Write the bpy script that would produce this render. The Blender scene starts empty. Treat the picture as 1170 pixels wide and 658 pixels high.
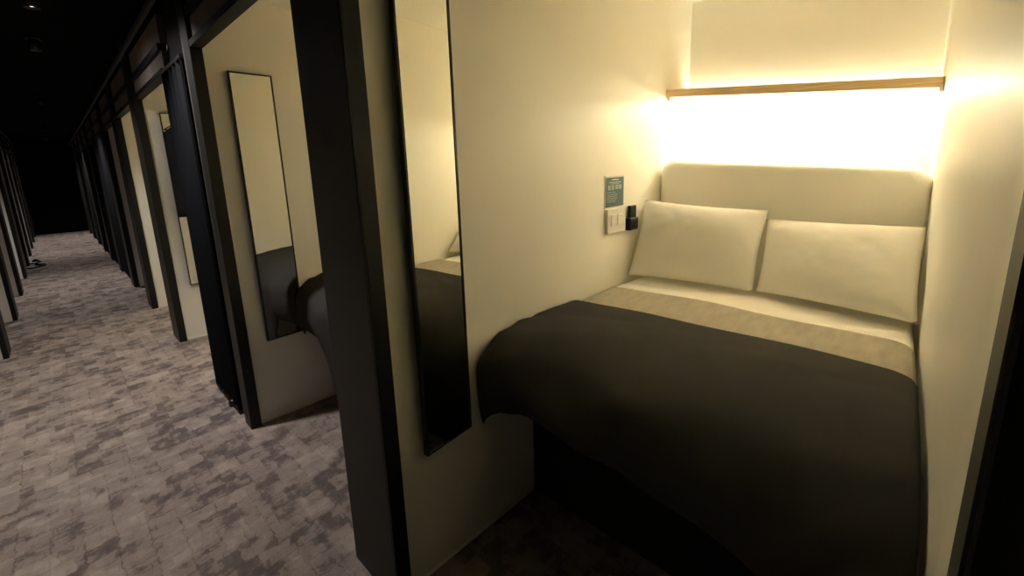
import bpy, bmesh, math, random
from mathutils import Vector, Matrix, noise
random.seed(7)
S = bpy.context.scene
COL = S.collection
PI = math.pi

# ------------------------------------------------------------------ helpers
def mat(name, col, rough=0.6, metal=0.0, spec=0.5, emit=None, estr=0.0):
    m = bpy.data.materials.new(name); m.use_nodes = True
    b = m.node_tree.nodes['Principled BSDF']
    b.inputs['Base Color'].default_value = (*col, 1)
    b.inputs['Roughness'].default_value = rough
    b.inputs['Metallic'].default_value = metal
    b.inputs['Specular IOR Level'].default_value = spec
    if emit:
        b.inputs['Emission Color'].default_value = (*emit, 1)
        b.inputs['Emission Strength'].default_value = estr
    return m

def add_noise(m, scale, amount, bump=0.0, bscale=None, stretch=(1, 1, 1), detail=4):
    """subtle procedural variation of colour and relief"""
    nt = m.node_tree; N = nt.nodes; L = nt.links
    b = N['Principled BSDF']; c = tuple(b.inputs['Base Color'].default_value)
    tc = N.new('ShaderNodeTexCoord'); mp = N.new('ShaderNodeMapping')
    mp.inputs['Scale'].default_value = stretch
    L.new(tc.outputs['Object'], mp.inputs['Vector'])
    n = N.new('ShaderNodeTexNoise'); n.inputs['Scale'].default_value = scale; n.inputs['Detail'].default_value = detail
    L.new(mp.outputs['Vector'], n.inputs['Vector'])
    r = N.new('ShaderNodeMapRange')
    r.inputs['From Min'].default_value = 0.3; r.inputs['From Max'].default_value = 0.7
    r.inputs['To Min'].default_value = 1 - amount; r.inputs['To Max'].default_value = 1 + amount
    L.new(n.outputs['Fac'], r.inputs['Value'])
    v = N.new('ShaderNodeVectorMath'); v.operation = 'SCALE'
    v.inputs[0].default_value = c[:3]
    L.new(r.outputs['Result'], v.inputs['Scale'])
    L.new(v.outputs['Vector'], b.inputs['Base Color'])
    if bump:
        n2 = N.new('ShaderNodeTexNoise'); n2.inputs['Scale'].default_value = bscale or scale * 4
        n2.inputs['Detail'].default_value = 6
        L.new(mp.outputs['Vector'], n2.inputs['Vector'])
        bp = N.new('ShaderNodeBump'); bp.inputs['Strength'].default_value = bump; bp.inputs['Distance'].default_value = 0.01
        L.new(n2.outputs['Fac'], bp.inputs['Height']); L.new(bp.outputs['Normal'], b.inputs['Normal'])
    return m

M = {}
M['wall'] = add_noise(mat('cream_wall', (.885, .865, .795), .42, spec=.35), 1.5, .015, .05, 90)
M['ceil'] = mat('cabin_ceiling', (.90, .88, .82), .7)
M['black'] = add_noise(mat('black_ceiling', (.0025, .0025, .0035), .9, spec=.08), 3, .2)
M['post'] = add_noise(mat('charcoal_laminate', (.008, .0075, .0065), .5, spec=.35), 6, .15, .05, 300)
M['jamb'] = mat('black_jamb', (.005, .005, .005), .5, spec=.3)
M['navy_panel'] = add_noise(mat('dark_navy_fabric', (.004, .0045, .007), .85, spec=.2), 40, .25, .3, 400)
M['olive'] = add_noise(mat('dark_olive_panel', (.018, .0165, .011), .5), 8, .15)
M['strip'] = mat('grey_strip', (.06, .055, .048), .5)
M['rail'] = mat('grey_rail', (.09, .088, .086), .6, spec=.2)
M['transom'] = add_noise(mat('transom_panel', (.22, .185, .17), .7, spec=.2), 5, .15)
M['mirror'] = mat('mirror_glass', (.86, .86, .82), .015, metal=1.0)
M['frame'] = mat('black_mirror_frame', (.006, .006, .006), .3)
M['base'] = mat('black_bed_base', (.006, .006, .007), .8)
M['sheet'] = add_noise(mat('white_cotton', (.92, .90, .85), .85, spec=.2), 4, .02, .25, 35)
M['pillow'] = add_noise(mat('pillow_cotton', (.87, .86, .81), .9, spec=.15), 5, .02, .25, 22)
M['head'] = add_noise(mat('cream_upholstery', (.93, .915, .86), .85, spec=.2), 5, .02, .2, 200)
M['taupe'] = add_noise(mat('taupe_blanket', (.37, .33, .26), .9, spec=.15), 10, .10, .35, 160, (1, 4, 1))
M['throw'] = add_noise(mat('charcoal_throw', (.055, .052, .049), .9, spec=.03), 6, .10, .08, 200)
M['led'] = mat('led_strip', (1, .9, .7), .5, emit=(1, .95, .68), estr=55)
M['led_low'] = mat('led_strip_lower', (1, .9, .7), .5, emit=(1, .95, .68), estr=33)
M['plastic'] = mat('white_plastic', (.72, .70, .65), .35)
M['blackp'] = mat('black_plastic', (.008, .008, .008), .35)
M['teal'] = add_noise(mat('teal_print', (.07, .125, .135), .45), 12, .08)
M['print'] = mat('white_print', (.62, .66, .64), .6)
M['paper'] = mat('sign_card', (.72, .72, .66), .5)
M['grey_mark'] = mat('grey_print', (.3, .28, .25), .6)
M['coat'] = add_noise(mat('navy_cloth', (.012, .014, .022), .9), 20, .3, .4, 60)
M['steel'] = mat('dull_steel', (.3, .3, .3), .35, metal=.9)
M['spot'] = mat('lamp_face', (1, 1, 1), .5, emit=(1, .93, .85), estr=3)
M['slip'] = mat('dark_slipper', (.02, .018, .02), .7)
M['slipw'] = mat('pale_insole', (.45, .42, .40), .8)

def wood():
    m = mat('oak_shelf', (.36, .235, .115), .5)
    nt = m.node_tree; N = nt.nodes; L = nt.links; b = N['Principled BSDF']
    tc = N.new('ShaderNodeTexCoord'); mp = N.new('ShaderNodeMapping'); mp.inputs['Scale'].default_value = (6, 1.2, 30)
    n = N.new('ShaderNodeTexNoise'); n.inputs['Scale'].default_value = 5; n.inputs['Detail'].default_value = 5
    cr = N.new('ShaderNodeValToRGB')
    cr.color_ramp.elements[0].position = .35; cr.color_ramp.elements[0].color = (.62, .43, .24, 1)
    cr.color_ramp.elements[1].position = .65; cr.color_ramp.elements[1].color = (.82, .61, .37, 1)
    L.new(tc.outputs['Object'], mp.inputs['Vector']); L.new(mp.outputs['Vector'], n.inputs['Vector'])
    L.new(n.outputs['Fac'], cr.inputs['Fac']); L.new(cr.outputs['Color'], b.inputs['Base Color'])
    return m
M['wood'] = wood()

def carpet():
    m = mat('patchwork_carpet', (.2, .18, .17), .95, spec=.1)
    nt = m.node_tree; N = nt.nodes; L = nt.links; b = N['Principled BSDF']
    tc = N.new('ShaderNodeTexCoord')
    # wobble the coordinates a little so that patch edges look woven, not drawn
    wn = N.new('ShaderNodeTexNoise'); wn.inputs['Scale'].default_value = 26; wn.inputs['Detail'].default_value = 3
    L.new(tc.outputs['Object'], wn.inputs['Vector'])
    ws = N.new('ShaderNodeVectorMath'); ws.operation = 'SCALE'; ws.inputs['Scale'].default_value = .035
    L.new(wn.outputs['Color'], ws.inputs[0])
    wa = N.new('ShaderNodeVectorMath'); wa.operation = 'ADD'
    L.new(tc.outputs['Object'], wa.inputs[0]); L.new(ws.outputs['Vector'], wa.inputs[1])
    def brick(scale, rot, w, h, off, seed):
        mp = N.new('ShaderNodeMapping'); mp.inputs['Rotation'].default_value = (0, 0, rot)
        mp.inputs['Location'].default_value = (seed, seed * 1.7, 0)
        L.new(wa.outputs['Vector'], mp.inputs['Vector'])
        t = N.new('ShaderNodeTexBrick'); t.inputs['Scale'].default_value = scale
        t.inputs['Brick Width'].default_value = w; t.inputs['Row Height'].default_value = h
        t.inputs['Mortar Size'].default_value = .02; t.inputs['Mortar Smooth'].default_value = .3
        t.inputs['Color1'].default_value = (0, 0, 0, 1); t.inputs['Color2'].default_value = (1, 1, 1, 1)
        t.inputs['Mortar'].default_value = (.25, .25, .25, 1)
        t.offset = off
        L.new(mp.outputs['Vector'], t.inputs['Vector'])
        return t
    b1 = brick(8.2, 0, 1.0, .75, .37, 3.1)
    b2 = brick(6.2, PI / 2, .9, .6, .61, 8.3)
    b3 = brick(14, 0, .8, .6, .43, 1.3)
    n1 = N.new('ShaderNodeTexNoise'); n1.inputs['Scale'].default_value = 15; n1.inputs['Detail'].default_value = 6; n1.inputs['Roughness'].default_value = .7
    L.new(wa.outputs['Vector'], n1.inputs['Vector'])
    n2 = N.new('ShaderNodeTexNoise'); n2.inputs['Scale'].default_value = 1.6; n2.inputs['Detail'].default_value = 2
    L.new(tc.outputs['Object'], n2.inputs['Vector'])
    def mul(a, k):
        x = N.new('ShaderNodeMath'); x.operation = 'MULTIPLY'; L.new(a, x.inputs[0]); x.inputs[1].default_value = k; return x.outputs[0]
    def add(a, c):
        x = N.new('ShaderNodeMath'); x.operation = 'ADD'; L.new(a, x.inputs[0]); L.new(c, x.inputs[1]); return x.outputs[0]
    v = add(add(mul(b1.outputs['Color'], .22), mul(b2.outputs['Color'], .18)),
            add(add(mul(b3.outputs['Color'], .14), mul(n1.outputs['Fac'], .72)), mul(n2.outputs['Fac'], .15)))
    cr = N.new('ShaderNodeValToRGB'); e = cr.color_ramp.elements
    e[0].position = .46; e[0].color = (.135, .105, .097, 1)
    e[1].position = .92; e[1].color = (.44, .37, .32, 1)
    k = e.new(.60); k.color = (.19, .152, .138, 1)
    k = e.new(.66); k.color = (.30, .245, .212, 1)
    k = e.new(.78); k.color = (.34, .28, .245, 1)
    L.new(v, cr.inputs['Fac']); L.new(cr.outputs['Color'], b.inputs['Base Color'])
    n3 = N.new('ShaderNodeTexNoise'); n3.inputs['Scale'].default_value = 320
    L.new(tc.outputs['Object'], n3.inputs['Vector'])
    bp = N.new('ShaderNodeBump'); bp.inputs['Strength'].default_value = .5; bp.inputs['Distance'].default_value = .004
    L.new(n3.outputs['Fac'], bp.inputs['Height']); L.new(bp.outputs['Normal'], b.inputs['Normal'])
    return m
M['carpet'] = carpet()

def obj(name, bm, m, parent=None, smooth=False):
    me = bpy.data.meshes.new(name)
    bmesh.ops.recalc_face_normals(bm, faces=bm.faces)
    bm.to_mesh(me); bm.free()
    for mm in (m if isinstance(m, (list, tuple)) else [m]): me.materials.append(mm)
    if smooth:
        for p in me.polygons: p.use_smooth = True
    o = bpy.data.objects.new(name, me); COL.objects.link(o)
    if parent: o.parent = parent
    return o

def tag(o, label, cat, group=None):
    o['label'] = label; o['category'] = cat
    if group: o['group'] = group
    return o

def thing(name, label, cat, loc=(0, 0, 0), rz=0, group=None):
    o = bpy.data.objects.new(name, None); COL.objects.link(o)
    o.location = loc; o.rotation_euler = (0, 0, rz); o.empty_display_size = .1
    return tag(o, label, cat, group)

def struct(name, bm, m, smooth=False):
    o = obj(name, bm, m, None, smooth); o['kind'] = 'structure'; return o

def add_box(bm, x0, x1, y0, y1, z0, z1, bev=0, seg=2):
    vs = [bm.verts.new((x, y, z)) for z in (z0, z1) for x, y in ((x0, y0), (x1, y0), (x1, y1), (x0, y1))]
    fs = [bm.faces.new([vs[i] for i in f]) for f in ((3, 2, 1, 0), (4, 5, 6, 7), (0, 1, 5, 4), (1, 2, 6, 5), (2, 3, 7, 6), (3, 0, 4, 7))]
    if bev:
        es = list({e for f in fs for e in f.edges})
        bmesh.ops.bevel(bm, geom=es, offset=bev, segments=seg, affect='EDGES', profile=.5)
    return bm

def bx(*a, **k): return add_box(bmesh.new(), *a, **k)

def add_prism(bm, bot, top, z0, z1):
    n = len(bot)
    a = [bm.verts.new((x, y, z0)) for x, y in bot]; b = [bm.verts.new((x, y, z1)) for x, y in top]
    bm.faces.new(a[::-1]); bm.faces.new(b)
    for i in range(n): bm.faces.new((a[i], a[(i + 1) % n], b[(i + 1) % n], b[i]))
    return bm

def add_tube(bm, pts, r, n=8):
    rings = []
    for i, p in enumerate(pts):
        p = Vector(p)
        d = (Vector(pts[min(i + 1, len(pts) - 1)]) - Vector(pts[max(i - 1, 0)])).normalized()
        u = d.orthogonal().normalized(); w = d.cross(u)
        rings.append([bm.verts.new(p + (u * math.cos(2 * PI * k / n) + w * math.sin(2 * PI * k / n)) * r) for k in range(n)])
    for a, b in zip(rings, rings[1:]):
        for k in range(n): bm.faces.new((a[k], a[(k + 1) % n], b[(k + 1) % n], b[k]))
    bm.faces.new(rings[0][::-1]); bm.faces.new(rings[-1])
    return bm

def add_lathe(bm, prof, cx=0, cy=0, n=20):
    rings = [[bm.verts.new((cx + r * math.cos(2 * PI * k / n), cy + r * math.sin(2 * PI * k / n), z)) for k in range(n)] for r, z in prof]
    for a, b in zip(rings, rings[1:]):
        for k in range(n): bm.faces.new((a[k], a[(k + 1) % n], b[(k + 1) % n], b[k]))
    bm.faces.new(rings[0][::-1]); bm.faces.new(rings[-1])
    return bm

def copy_tree(o, parent=None):
    c = o.copy(); COL.objects.link(c)
    if parent: c.parent = parent
    for ch in list(o.children): copy_tree(ch, c)
    return c

# ------------------------------------------------------------------ layout
SK = .056                    # the cabin side walls run very slightly oblique to the corridor
ANG = -math.atan(SK)
BACK = 2.137                 # depth of a cabin
HC = 2.362                   # cabin ceiling
HK = 2.58                    # corridor ceiling
FX = -.057                   # corridor face of the posts
END = 16.3
LEFT = [0.0, 1.512, 3.47, 4.93, 6.39, 7.85, 9.31, 10.77, 12.23, 13.69, 15.15]   # inner face of each cabin's far partition
NEXT = [0.265, 2.232] + [y + .262 for y in LEFT[2:]]                            # where the next cabin starts
def lw(x, y0=0): return y0 - SK * x

# floor and ceilings
struct('floor', bx(-3.2, 2.4, -4.2, END + .3, -.1, 0), M['carpet'])
struct('ceiling', bx(-3.2, 2.4, -4.2, END + .3, HK, HK + .1), M['black'])
# wall at the far end of the corridor
struct('wall_far', bx(-3.2, .1, END, END + .1, 0, HK), M['black'])
struct('wall_rear', bx(-3.2, 2.4, -4.3, -4.2, 0, HK), M['black'])
struct('wall_left', bx(-3.2, -3.1, -4.2, END, 0, HK), M['wall'])

# cabin back wall (one long wall) and cabin ceiling slab
bb = bmesh.new()
add_prism(bb, [(BACK + .0275 * 1.4, -1.4), (BACK + .2, -1.4), (BACK + .2, .26), (BACK, 0), (BACK - .0275 * .12, .24)][0:1] + [(2.4, -1.4), (2.4, .2), (BACK - .006, .2)],
          [(BACK + .0275 * 1.4, -1.4), (2.4, -1.4), (2.4, .2), (BACK - .006, .2)], 0, HC + .1)
struct('wall_back', bb, M['wall'])
struct('wall_back', bx(BACK, 2.4, .2, END, 0, HC + .1), M['wall'])
struct('ceiling_cabin', bx(0, 2.4, -1.3, END, HC, HC + .06), M['ceil'])

# partitions between cabins on the right-hand side
def partition(y0, y1):
    b = bmesh.new()
    p = [(0, y0), (2.2, y0 - SK * 2.2), (2.2, y1 - .03), (0, y1)]
    add_prism(b, p, p, 0, HC)
    return struct('wall_partition', b, M['wall'])
for y0, y1 in zip(LEFT, NEXT): partition(y0, y1)
for y0 in LEFT[:4]:
    b = bmesh.new(); p = [(.002, y0 - .006), (.65, y0 - SK * .65 - .006), (.65, y0 - SK * .65), (.002, y0)]
    add_prism(b, p, p, 0, .012)
    struct('baseboard_cabin', b, M['sheet'])
# the near partition (right wall of the open cabin)
b = bmesh.new()
add_prism(b, [(0, -1.2), (0, -1.46), (2.25, -1.46), (2.25, -1.241), (.35, -1.226)],
          [(0, -1.2), (0, -1.46), (2.25, -1.46), (2.25, -1.196), (.35, -1.200)], 0, HC)
struct('wall_right', b, M['wall'])

# ------------------------------------------------------------------ front posts of the right-hand row
def groove_post(y0, y1, jamb=True):
    o = struct('trim_post', bx(FX, 0, y0 - .0, y1, 0, HK, bev=.003, seg=1), M['post'])
    return o
# post between the open cabin and its neighbour
struct('trim_post', bx(FX, -.001, -.024, .265, 0, HK, bev=.003, seg=1), M['olive'])
b = bx(FX + .006, -.002, -.030, -.0245, 0, 2.085)
struct('trim_jamb', b, M['jamb'])
b = bmesh.new(); add_box(b, FX - .0, FX + .004, -.032, -.0245, 0, 2.085)
struct('trim_edge', b, M['post'])
# near post (right edge of the view)
struct('trim_post', bx(FX, -.001, -1.465, -1.2, 0, HK, bev=.003, seg=1), M['post'])
struct('trim_edge', bx(FX + .004, -.002, -1.2, -1.196, 0, 2.085), M['strip'])
struct('wall_corridor', bx(FX, .02, -4.2, -1.466, 0, HK), M['post'])
# wide double post between neighbour and the third cabin
struct('trim_post', bx(FX, -.001, 1.488, 1.60, 0, HK, bev=.003, seg=1), M['post'])
struct('trim_post', bx(FX + .02, -.001, 1.601, 1.712, 0, HK), M['strip'])
struct('trim_post', bx(-.004, -.001, 1.713, 2.23, 0, HK), M['post'])
for y0, y1 in list(zip(LEFT, NEXT))[2:]:
    struct('trim_post', bx(FX, -.001, y0 - .024, y1, 0, HK, bev=.003, seg=1), M['post'])

# folding screen stacked against the wide post
t = thing('folding_screen', 'tall dark navy folding screen stacked shut beside the second mirrored cabin', 'screen', (FX + .02, 1.97, 0))
for k in range(5):
    y = -.25 + k * .1
    b = bmesh.new()
    p = [(-.022, y), (.02, y + .045), (.02, y + .055), (-.022, y + .1), (-.022 + .012, y + .1), (.03, y + .05), (-.022 + .012, y)]
    add_prism(b, p, p, .03, 2.08)
    obj('pleat', b, M['navy_panel'], t)
obj('track', bx(-.02, .02, -.255, .255, 2.08, 2.1), M['jamb'], t)
obj('bottom_rail', bx(-.02, .02, -.255, .255, .02, .03), M['jamb'], t)
b = bmesh.new(); add_lathe(b, [(.018, 0), (.024, .008), (.024, .03), (.016, .042)], -.012, -.09, 16)
obj('foot', b, M['blackp'], t, True)

# dark screens closing the unlit cabins further down
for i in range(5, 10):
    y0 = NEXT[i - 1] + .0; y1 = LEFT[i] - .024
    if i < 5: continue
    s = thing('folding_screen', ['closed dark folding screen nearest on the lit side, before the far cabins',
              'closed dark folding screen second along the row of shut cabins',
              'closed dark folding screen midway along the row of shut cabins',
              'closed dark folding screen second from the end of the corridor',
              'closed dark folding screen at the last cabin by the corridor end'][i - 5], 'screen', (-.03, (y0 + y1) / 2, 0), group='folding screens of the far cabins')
    h = (y1 - y0) / 2 - .004
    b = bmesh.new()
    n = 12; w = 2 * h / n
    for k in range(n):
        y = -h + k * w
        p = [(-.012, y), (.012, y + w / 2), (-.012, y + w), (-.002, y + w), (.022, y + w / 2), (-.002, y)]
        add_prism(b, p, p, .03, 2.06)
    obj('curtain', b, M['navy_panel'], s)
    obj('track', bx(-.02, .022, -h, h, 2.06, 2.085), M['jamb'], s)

# lintels, transoms and top rail of a facade bay
def bay(y0, y1, x0=FX, x1=-.001, out=-1):
    struct('trim_lintel', bx(min(x0, x1) + .004, max(x0, x1), y0, y1, 2.088, 2.118), M['jamb'])
    xr0, xr1 = (x0 + .022, x1) if out < 0 else (x1, x0 - .022)
    struct('trim_transom', bx(xr0, xr1, y0, y1, 2.118, 2.225), M['transom'])
    struct('trim_bar', bx(min(x0, x1) + .004, max(x0, x1) - .004, y0, y1, 2.225, 2.262), M['jamb'])
    struct('trim_transom', bx(xr0, xr1, y0, y1, 2.262, 2.425), M['transom'])
    struct('trim_header', bx(xr0, xr1, y0, y1, 2.425, HK), M['black'])
bay(.265, 1.488)
bay(-1.196, -.024)
for i in range(2, 11): bay(NEXT[i - 1], LEFT[i] - .024)
struct('trim_rail', bx(FX - .022, FX - .001, -1.46, END, 2.435, 2.465), M['rail'])

# ------------------------------------------------------------------ left-hand row of cabins
LX = -1.1
LY = [-.1 + 1.452 * k for k in range(0, 12)]
for k, y in enumerate(LY):
    b = bx(-3.1, LX - .036, y + .004, y + .256, 0, HC)
    struct('wall_partition', b, M['wall'])
    struct('trim_post', bx(LX - .035, LX, y, y + .26, 0, HK, bev=.003, seg=1), M['post'])
    if k: bay(LY[k - 1] + .26, y, x0=LX, x1=LX - .06, out=1)
struct('trim_rail', bx(LX + .001, LX + .02, -.1, END, 2.435, 2.465), M['rail'])
struct('ceiling_cabin', bx(-3.1, LX - .06, -.1, END, HC, HC + .06), M['ceil'])

# ------------------------------------------------------------------ shelf with light
def make_shelf(label, led_label):
    """front edge from (1.833,-.1) to (1.863,-1.21); light tucked behind it"""
    y0, y1 = -.108, -1.206
    t = thing('wall_shelf', label, 'shelf', (0, 0, 0))
    b = bmesh.new()
    def zt(y): return 1.860 + .093 * y
    g = []
    for yy in (y0, y1):
        xf = 1.8302 - .0275 * yy; xb = BACK - .0275 * yy - .047
        z = zt(yy)
        g.append([b.verts.new(v) for v in ((xf, yy, z - .042), (xb, yy, z - .042), (xb, yy, z), (xf, yy, z))])
    b.faces.new(g[0]); b.faces.new(g[1][::-1])
    for i in range(4): b.faces.new((g[0][i], g[0][(i + 1) % 4], g[1][(i + 1) % 4], g[1][i]))
    bmesh.ops.bevel(b, geom=[e for e in b.edges], offset=.002, segments=1, affect='EDGES')
    obj('board', b, M['wood'], t)
    # end cleats
    for yy in (y0 + .001, y1 + .011):
        z = zt(yy) - .042
        obj('cleat', bx(1.86, 2.10, yy - .012, yy, z - .018, z + .004), M['plastic'], t)
    l = thing('strip_light', led_label, 'light', (0, 0, 0))
    for nm, r, m in (('channel', .012, 'plastic'), ('diffuser', .0065, 'led')):
        b = bmesh.new(); pts = []
        for k in range(2):
            yy = (y0 - .02, y1 + .02)[k]
            pts.append((BACK - .0275 * yy - (.034 if nm == 'channel' else .038), yy, zt(yy) - (.022 if nm == 'channel' else .034)))
        if nm == 'channel':
            gg = []
            for p in pts:
                gg.append([b.verts.new((p[0] + dx, p[1], p[2] + dz)) for dx, dz in ((-.012, -.012), (.008, -.012), (.008, -.006), (-.012, -.006))])
            b.faces.new(gg[0]); b.faces.new(gg[1][::-1])
            for i in range(4): b.faces.new((gg[0][i], gg[0][(i + 1) % 4], gg[1][(i + 1) % 4], gg[1][i]))
        else:
            pts2 = [(p[0] + .016, p[1], p[2] - .004) for p in pts]
            add_tube(b, pts2, r, 8)
        obj(nm, b, M[m], l)
    b = bmesh.new(); pts = [(BACK - .0275 * yy - .205, yy, zt(yy) - .051) for yy in (y0 - .02, y1 + .02)]
    add_tube(b, pts, .0065, 8)
    obj('diffuser', b, M['led_low'], l)
    return t, l
sh, led = make_shelf('slim oak shelf across the back wall above the bed headboard', 'warm glowing strip light tucked beneath the back of the oak shelf')

# ------------------------------------------------------------------ bed
BX0 = .66
def rwall(x, z=.85):
    def yy(zz, x):
        f = zz / HC
        if x < .35: a, c = -1.2 - .026 * x / .35, -1.2
        else: a, c = -1.226 - .015 * (x - .35) / 1.9, -1.200 + .004 * (x - .35) / 1.9
        return a + (c - a) * f
    return yy(z, x)

def make_bed(label):
    t = thing('bed', label, 'bed', (1.2, -.6, 0))
    def loc(o): o.location = (-1.2, .6, 0); return o
    b = bmesh.new()
    p = [(BX0, lw(BX0) - .006), (BX0, -1.2), (1.78, -1.2), (1.78, lw(1.78) - .006)]
    add_prism(b, p, p, 0.0, .47)
    loc(obj('bed_base', b, M['base'], t))
    b = bmesh.new()
    p = [(.52, lw(.52) - .03), (.52, -1.19), (1.775, -1.195), (1.775, lw(1.775) - .02)]
    add_prism(b, p, p, .47, .80)
    bmesh.ops.bevel(b, geom=list(b.edges), offset=.05, segments=4, affect='EDGES')
    loc(obj('mattress', b, M['sheet'], t, True))
    # upholstered headboard with rounded corners
    b = bmesh.new()
    yl, yr = -.112, -1.222
    R = .075; out = []
    def tz(y): return 1.462 + .062 * y
    for a in range(0, 7):
        th = PI / 2 * a / 6
        out.append((yr + R - R * math.cos(th), tz(yr) - R + R * math.sin(th)))
    for k in range(1, 12):
        y = yr + R + (yl - yr - 2 * R) * k / 12; out.append((y, tz(y)))
    for a in range(0, 7):
        th = PI / 2 * (1 - a / 6)
        out.append((yl - R + R * math.cos(th), tz(yl) - R + R * math.sin(th)))
    out += [(yl, .70), (yr, .70)]
    def ring(x, ins):
        cy = (yl + yr) / 2; cz = 1.05
        return [b.verts.new((x - .012 * (y - yl) , cy + (y - cy) * (1 - ins / .55), cz + (z - cz) * (1 - ins / .37))) for y, z in out]
    rs = [ring(1.772, .035), ring(1.777, .016), ring(1.787, .006), ring(1.80, 0), ring(2.09, 0), ring(2.105, .01)]
    for r0, r1 in zip(rs, rs[1:]):
        n = len(r0)
        for i in range(n): b.faces.new((r0[i], r0[(i + 1) % n], r1[(i + 1) % n], r1[i]))
    b.faces.new(rs[0]); b.faces.new(rs[-1][::-1])
    loc(obj('headboard', b, M['head'], t, True))
    return t
bed = make_bed('bed with cream upholstered headboard in the open lit cabin')

HEM = [(0.05, .50), (0, .51), (-.1, .57), (-.2, .605), (-.3, .62), (-.6, .61), (-.93, .52), (-1.08, .46), (-1.25, .38)]
HEM2 = [(0.05, .50), (0, .51), (-.34, .51), (-.42, .40), (-.50, .12), (-1.25, .06)]
def hem(y, H=None):
    H = H or HEM
    for (a, za), (c, zc) in zip(H, H[1:]):
        if c <= y <= a: return za + (zc - za) * (a - y) / (a - c)
    return H[0][1] if y > 0 else H[-1][1]

def cloth(name, x_start, x_end, zt, thick, m, hang=True, wave=.004, edge_bow=0., side_in=0.0, seed=0, wr=.006, H=None):
    """a bed cover: runs from the pillows (x_start) towards the foot; if hang, it rolls over the foot end"""
    b = bmesh.new()
    nv = 90
    rows = []
    R = .17
    nflat = 40
    for j in range(nv + 1):
        v = j / nv
        R = .17 + (.26 * min(1, v / .22) if hang else 0)
        yc = -1.2 * v; RZ = .136 + .05 * min(1, v / .22)
        xf = .345 - .045 * v + .012 * math.sin(v * 9 + 1) * (1 if hang else 0)       # front face plane
        xs = x_start + edge_bow * (math.sin(v * 3.0 + .3) * .5 - .3) + wave * math.sin(v * 13 + seed)
        pts = []
        xe = xf + R if hang else x_end
        for i in range(nflat + 1):
            pts.append((xs + (xe - xs) * i / nflat, zt))
        if hang:
            na = 14
            for i in range(1, na + 1):
                th = PI / 2 * i / na
                pts.append((xf + R - R * math.sin(th), zt - RZ + RZ * math.cos(th)))
            zh = hem(yc, H); z1 = zt - RZ
            for i in range(1, 15):
                f = i / 14
                pts.append((xf - .01 * math.sin(f * PI) + .02 * f * f, z1 + (zh - z1) * f))
        col = []
        for (x, z) in pts:
            yl = lw(max(x, 0)) - .012 - side_in; yr = rwall(x, z) + .010 + side_in
            y = yl + (yr - yl) * v
            # rounded shoulders by the walls
            dl = abs(y - yl); dr = abs(y - yr)
            drop = 0
            for d_, k_ in ((dl, .035), (dr, .03)):
                w = .07
                if d_ < w: drop += k_ * (1 - math.sqrt(max(0, 1 - ((w - d_) / w) ** 2)))
            p = Vector((x, y, z))
            nz = noise.noise(Vector((x * 3.2, y * 2.2, 4 + .8 * 2))) * .010
            nz += noise.noise(Vector((x * 13 + y * 5, y * 2.6, seed + 7 + z * 5))) * wr * max(0, min(1, (xs - x) / .2 - .3))
            flat = 1 if z > zt - .02 else .35
            if flat == 1:
                p.z += nz - drop
            else:
                p.x -= abs(nz) * 1.3 + .004 * math.sin(y * 22 + seed); p.z -= drop
            col.append(b.verts.new(p))
        rows.append(col)
    for a, c in zip(rows, rows[1:]):
        for i in range(len(a) - 1): b.faces.new((a[i], a[i + 1], c[i + 1], c[i]))
    o = obj(name, b, m, None, True)
    # make the top side face up
    if o.data.polygons[10].normal.z < 0: o.data.flip_normals()
    md = o.modifiers.new('thickness', 'SOLIDIFY'); md.thickness = thick; md.offset = -1
    return o
duvet = tag(cloth('duvet', 1.70, 1.12, .830, .02, M['sheet'], hang=False, wr=.004), 'white duvet showing as a band below the pillows in the open cabin', 'duvet')
blanket = tag(cloth('blanket', 1.235, .80, .842, .009, M['taupe'], hang=False, edge_bow=.05, wave=.006, seed=2, wr=.004), 'taupe grey blanket across the middle of the bed in the open cabin', 'blanket')
throw = tag(cloth('throw', .915, .3, .858, .010, M['throw'], hang=True, edge_bow=.03, wave=.004, seed=4, wr=.017), 'charcoal throw hanging over the foot of the bed in the open cabin', 'throw')

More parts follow.
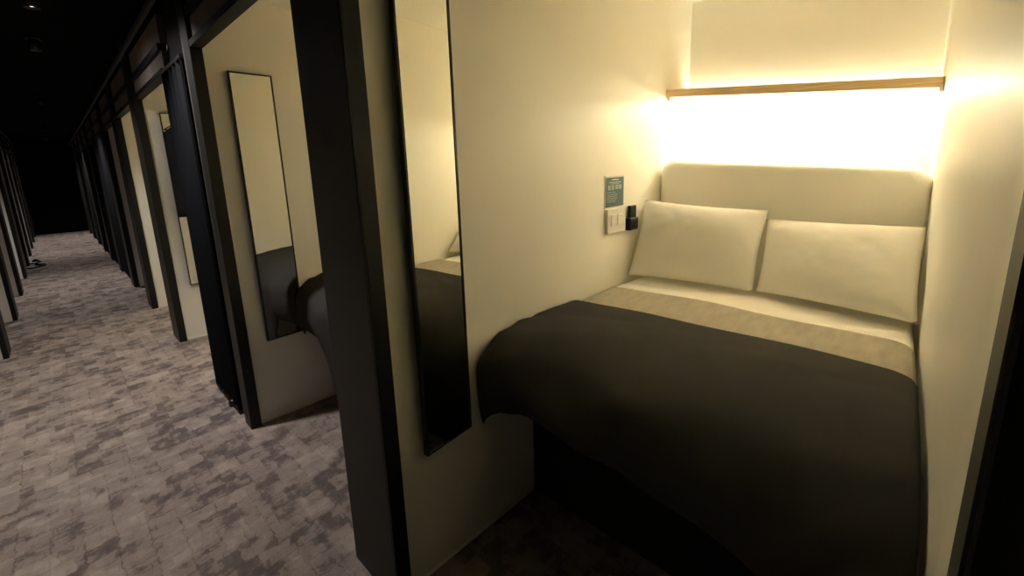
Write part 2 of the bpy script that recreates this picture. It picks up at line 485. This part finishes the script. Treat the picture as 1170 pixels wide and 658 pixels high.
# ------------------------------------------------------------------ pillows
def make_pillow(bl, br, tl, tr, thick, label, seed):
    """four corners on the front side; cushion bulges to both sides"""
    bl, br, tl, tr = map(Vector, (bl, br, tl, tr))
    nrm = ((br - bl).cross(tl - bl)).normalized()
    if nrm.x > 0: nrm = -nrm
    b = bmesh.new(); N = 36
    def surf(side):
        g = []
        for j in range(N + 1):
            v = j / N; row = []
            for i in range(N + 1):
                u = i / N
                p = (bl * (1 - u) + br * u) * (1 - v) + (tl * (1 - u) + tr * u) * v
                a = abs(2 * u - 1); c = abs(2 * v - 1)
                h = ((1 - a ** 3.2) * (1 - c ** 3.2)) ** .62
                # sides draw in between the corners
                ctr = (bl + br + tl + tr) / 4
                pull = .03 * (1 - c ** 2) * a ** 2 + .0
                pullv = .045 * (1 - a ** 2) * c ** 2
                p = p + (br - bl) * (-.5 * pull * (1 if u > .5 else -1)) + (tl - bl) * (-.5 * pullv * (1 if v > .5 else -1))
                wr = noise.noise(Vector((u * 5 + seed, v * 3, side))) * .010 + noise.noise(Vector((u * 14 + seed, v * 9, side * 3))) * .004
                edge = min(1, h * 1.6)
                # little creases running in from the corners
                cr = .004 * math.sin((a + c) * 26 + seed) * max(0, a * c - .35) * edge
                row.append(p + nrm * side * (thick * .5 * h + (wr + cr) * edge))
            g.append(row)
        return g
    F = surf(1); Bk = surf(-1)
    vf = [[b.verts.new(p) for p in r] for r in F]
    vb = [[(vf[j][i] if i in (0, N) or j in (0, N) else b.verts.new(Bk[j][i])) for i in range(N + 1)] for j in range(N + 1)]
    for j in range(N):
        for i in range(N):
            b.faces.new((vf[j][i], vf[j][i + 1], vf[j + 1][i + 1], vf[j + 1][i]))
            b.faces.new((vb[j][i], vb[j + 1][i], vb[j + 1][i + 1], vb[j][i + 1]))
    return tag(obj('pillow', b, M['pillow'], None, True), label, 'pillow')
p1 = make_pillow((1.45, -.088, .85), (1.48, -.680, .855), (1.63, -.098, 1.245), (1.70, -.675, 1.205), .15, 'white pillow leaning on the headboard next to the wall switch', 3)
p2 = make_pillow((1.50, -.690, .855), (1.37, -1.214, .862), (1.71, -.668, 1.165), (1.70, -1.214, 1.165), .14, 'white pillow leaning on the headboard in the corner away from the switch', 11)

# ------------------------------------------------------------------ mirrors
def make_mirror(label, y0, a=0.0):
    t = thing('wall_mirror', label, 'mirror', (.0912, lw(.3037, y0) - .001 - .2125 * math.sin(a), .5033), a, 'full length mirrors of the cabins')
    w, h, f, d = .2125, 1.491, .007, .02
    b = bmesh.new(); add_box(b, f, w - f, -d + .003, -.002, f, h - f)
    obj('glass', b, M['mirror'], t)
    b = bmesh.new()
    for a in ((0, f, 0, h), (w - f, w, 0, h), (f, w - f, 0, f), (f, w - f, h - f, h)):
        add_box(b, a[0], a[1], -d, .0, a[2], a[3])
    obj('frame', b, M['frame'], t)
    return t
make_mirror('tall black-framed mirror on the wall of the open cabin with the bed', LEFT[0], .04)
make_mirror('tall black-framed mirror in the middle cabin, its lower half reflecting dark bedding', LEFT[1])
make_mirror('narrow black-framed mirror with dark garment in the third cabin along', LEFT[2])

# ------------------------------------------------------------------ sign, switch plate, handset on the left wall
sx, sy = 1.221, lw(1.221)
t = thing('notice_card', 'teal notice card with small white print above the switch plate', 'sign', (sx, sy, 1.232), ANG)
obj('card', bx(0, .175, -.004, -.0005, 0, .160), M['paper'], t)
obj('printed_panel', bx(.006, .169, -.0052, -.004, .006, .152), M['teal'], t)
b = bmesh.new()
def mark(b, x0, x1, z0, z1): add_box(b, x0, x1, -.0058, -.0052, z0, z1)
mark(b, .055, .12, .138, .143)                       # heading line
for k in range(9): mark(b, .034 + k * .0125, .043 + k * .0125, .126, .1295)
for k in range(6): mark(b, .045 + k * .0140, .055 + k * .0140, .119, .1215)
obj('heading', b, M['print'], t)
b = bmesh.new()
# four pictograms
for cx in (.034, .066):
    mark(b, cx - .009, cx + .009, .091, .094); mark(b, cx - .009, cx + .009, .109, .112)
    mark(b, cx - .009, cx - .006, .094, .109); mark(b, cx + .006, cx + .009, .094, .109); mark(b, cx - .002, cx + .002, .096, .107)
for cx in (.104, .136):
    mark(b, cx - .011, cx + .011, .110, .113); mark(b, cx - .011, cx - .008, .092, .110); mark(b, cx + .008, cx + .011, .092, .110)
    mark(b, cx - .006, cx + .006, .098, .101); mark(b, cx - .0015, cx + .0015, .092, .108)
obj('pictograms', b, M['print'], t)
b = bmesh.new()
for r_, n in ((.077, 6), (.066, 8), (.057, 7), (.048, 8), (.039, 7), (.030, 6)):
    for k in range(n): mark(b, .016 + k * .0125, .016 + k * .0125 + (.0095 if (k * 7 + n) % 3 else .006), r_, r_ + .0022)
obj('small_print', b, M['print'], t)

t = thing('switch_plate', 'cream switch plate under the teal notice card', 'switch', (sx + .004, sy, 1.104), ANG)
obj('plate', bx(0, .172, -.018, -.0005, 0, .124, bev=.003), M['plastic'], t)
obj('rocker', bx(.030, .078, -.021, -.018, .04, .095, bev=.002), M['plastic'], t)
obj('rocker', bx(.090, .138, -.021, -.018, .04, .095, bev=.002), M['plastic'], t)
b = bmesh.new(); add_box(b, .118, .130, -.0218, -.021, .080, .084)
obj('indicator', b, M['grey_mark'], t)

t = thing('handset', 'black handset standing in a wall holder beside the pillow', 'phone', (1.412, lw(1.412), 1.10), ANG)
obj('holder', bx(.004, .090, -.034, -.0005, 0, .066, bev=.006, seg=3), M['blackp'], t)
b = bmesh.new(); add_box(b, .010, .078, -.028, -.010, .030, .132, bev=.007, seg=3)
obj('handset_body', b, M['blackp'], t)
obj('plug', bx(.02, .05, -.036, -.034, .015, .03), M['jamb'], t)

# ------------------------------------------------------------------ second cabin: same fittings, moved along
DY = LEFT[1] - LEFT[0]
def clone(o, dy, label, dx=0):
    c = copy_tree(o); c.location.y += dy; c.location.x += dx; c['label'] = label
    return c
clone(bed, DY, 'bed in the middle cabin, mostly hidden behind the dark post')
clone(duvet, DY, 'white duvet on the bed of the middle cabin behind the dark post')
clone(blanket, DY, 'taupe blanket on the bed of the middle cabin behind the dark post')
throw2 = tag(cloth('throw', .915, .3, .858, .010, M['throw'], hang=True, edge_bow=.03, wave=.004, seed=9, wr=.007, H=HEM2), 'charcoal throw bulging over the bed foot in the middle cabin behind the post', 'throw')
throw2.location = (-.07, DY, 0)
clone(sh, DY, 'slim oak shelf on the back wall of the middle cabin')
clone(led, DY, 'warm strip light under the shelf of the middle cabin')
for k, (a, bname) in enumerate(((LEFT[2], 'third cabin along'), (LEFT[3], 'fourth cabin along'))):
    clone(sh, a, 'slim oak shelf on the back wall of the ' + bname)
    clone(led, a, 'warm strip light under the shelf of the ' + bname)

# ------------------------------------------------------------------ garment on a hanger in the third cabin
yy = LEFT[2] - .03
t = thing('hanging_coat', 'dark navy coat hung on a black hanger over the mirror of the third cabin', 'coat', (.205, lw(.205, yy), 0), ANG)
b = bmesh.new()
add_tube(b, [(-.10, -.012, 1.86), (0, -.012, 1.925), (.10, -.012, 1.86), (-.10, -.012, 1.86)], .004)
add_tube(b, [(0, -.012, 1.925), (0, -.012, 1.955), (.012, -.006, 1.972), (.0, .0, 1.985), (-.006, .012, 1.98)], .003)
obj('hanger', b, M['blackp'], t)
b = bmesh.new()
rows = []
for i, z in enumerate([1.90, 1.875, 1.84, 1.78, 1.6, 1.4, 1.2, 1.12]):
    hw = [.02, .06, .10, .108, .106, .11, .116, .118][i]; dp = [.012, .02, .026, .03, .03, .032, .034, .034][i]
    rows.append([b.verts.new((hw * math.cos(2 * PI * k / 24), -.030 + dp * .8 * math.sin(2 * PI * k / 24) + .004 * math.sin(k * 2.1 + i * .3) * (i > 2), z)) for k in range(24)])
for r0, r1 in zip(rows, rows[1:]):
    for k in range(24): b.faces.new((r0[k], r0[(k + 1) % 24], r1[(k + 1) % 24], r1[k]))
b.faces.new(rows[0]); b.faces.new(rows[-1][::-1])
obj('garment', b, M['coat'], t, True)

# ------------------------------------------------------------------ slippers on the carpet far left
def slipper(x, y, rz, label):
    t = thing('slipper', label, 'slipper', (x, y, 0), rz)
    pr = [(-.045, -.13), (-.05, .0), (-.045, .1), (0, .14), (.045, .1), (.05, 0), (.045, -.13)]
    b = bmesh.new(); add_prism(b, pr, pr, 0, .02); obj('sole', b, M['slip'], t)
    b = bmesh.new(); q = [(x_ * .86, y_ * .92) for x_, y_ in pr]; add_prism(b, q, q, .02, .024); obj('insole', b, M['slipw'], t)
    b = bmesh.new(); rows = []
    for i in range(5):
        y_ = .0 + i * .03; w = .05 - .006 * i; h = .06 - .007 * i
        rows.append([b.verts.new((-w * math.cos(PI * k / 8), y_, .012 + h * math.sin(PI * k / 8))) for k in range(9)])
    for r0, r1 in zip(rows, rows[1:]):
        for k in range(8): b.faces.new((r0[k], r0[k + 1], r1[k + 1], r1[k]))
    b.faces.new(rows[-1])
    o = obj('strap', b, M['slip'], t, True)
    md = o.modifiers.new('thickness', 'SOLIDIFY'); md.thickness = .004
slipper(-1.0, 9.75, -.9, 'dark slipper lying out on the carpet down the corridor')
slipper(-1.03, 10.35, -.3, 'dark slipper close to the post down the corridor')

# ------------------------------------------------------------------ corridor ceiling lights
LAMPS = [(-.38, 1.66, 1.7), (-.53, 2.75, .22), (-.53, 3.95, 1.2), (-.52, 7.3, 2), (-.5, 11.6, 2), (-.5, 14.4, 2)]
where = ['before the wide dark post', 'above the wide dark post', 'showing as the bright dot overhead', 'further down the corridor', 'far down the corridor', 'near the corridor end']
for (x, y, p), w in zip(LAMPS, where):
    t = thing('ceiling_spotlight', 'small black ceiling spotlight ' + w, 'light', (x, y, HK), group='corridor ceiling spotlights')
    b = bmesh.new(); add_lathe(b, [(.05, 0), (.05, -.015), (.02, -.015)]); obj('canopy', b, M['blackp'], t, True)
    b = bmesh.new()
    add_lathe(b, [(.030, -.015), (.036, -.03), (.036, -.10), (.032, -.10), (.030, -.07)]); obj('lamp_body', b, M['blackp'], t, True)
    b = bmesh.new(); add_lathe(b, [(.029, -.085), (.029, -.082)]); obj('lamp_face', b, M['spot'], t)
    ld = bpy.data.lights.new('spot_lamp', 'SPOT'); ld.energy = 39 * p; ld.color = (1, .94, .91)
    ld.spot_size = math.radians(165 if abs(y - 2.75) < .1 else 110); ld.spot_blend = 1; ld.shadow_soft_size = .03
    lo = bpy.data.objects.new('spot_lamp', ld); COL.objects.link(lo); lo.location = (x, y, HK - .115)

# ------------------------------------------------------------------ world
w = bpy.data.worlds.new('World'); S.world = w; w.use_nodes = True
w.node_tree.nodes['Background'].inputs['Color'].default_value = (.5, .6, 1, 1)
w.node_tree.nodes['Background'].inputs['Strength'].default_value = .0015

# ------------------------------------------------------------------ camera
F, PX, PY = 477.64, 571.386, 280.876
yaw, pit, rol = map(math.radians, (46.5647, -10.9032, -2.0962))
fw = Vector((math.sin(yaw) * math.cos(pit), math.cos(yaw) * math.cos(pit), math.sin(pit)))
r = Vector((math.cos(yaw), -math.sin(yaw), 0)); u = r.cross(fw)
r2 = r * math.cos(rol) + u * math.sin(rol); u2 = -r * math.sin(rol) + u * math.cos(rol)
cd = bpy.data.cameras.new('camera'); cam = bpy.data.objects.new('camera', cd); COL.objects.link(cam)
mw = Matrix((r2, u2, -fw)).transposed().to_4x4(); mw.translation = Vector((-.6342, -1.1061, 1.4634))
cam.matrix_world = mw
cd.sensor_fit = 'HORIZONTAL'; cd.sensor_width = 36; cd.lens = 36 * F / 1170
cd.shift_x = (585 - PX) / 1170; cd.shift_y = -(329 - PY) / 1170
cd.clip_start = .02
S.camera = cam

S.view_settings.view_transform = 'Standard'; S.view_settings.look = 'None'
S.view_settings.gamma = 1; S.view_settings.use_curve_mapping = False
S.view_settings.exposure = 0.70
S.cycles.max_bounces = 16; S.cycles.diffuse_bounces = 14; S.cycles.glossy_bounces = 5
S.cycles.use_denoising = True
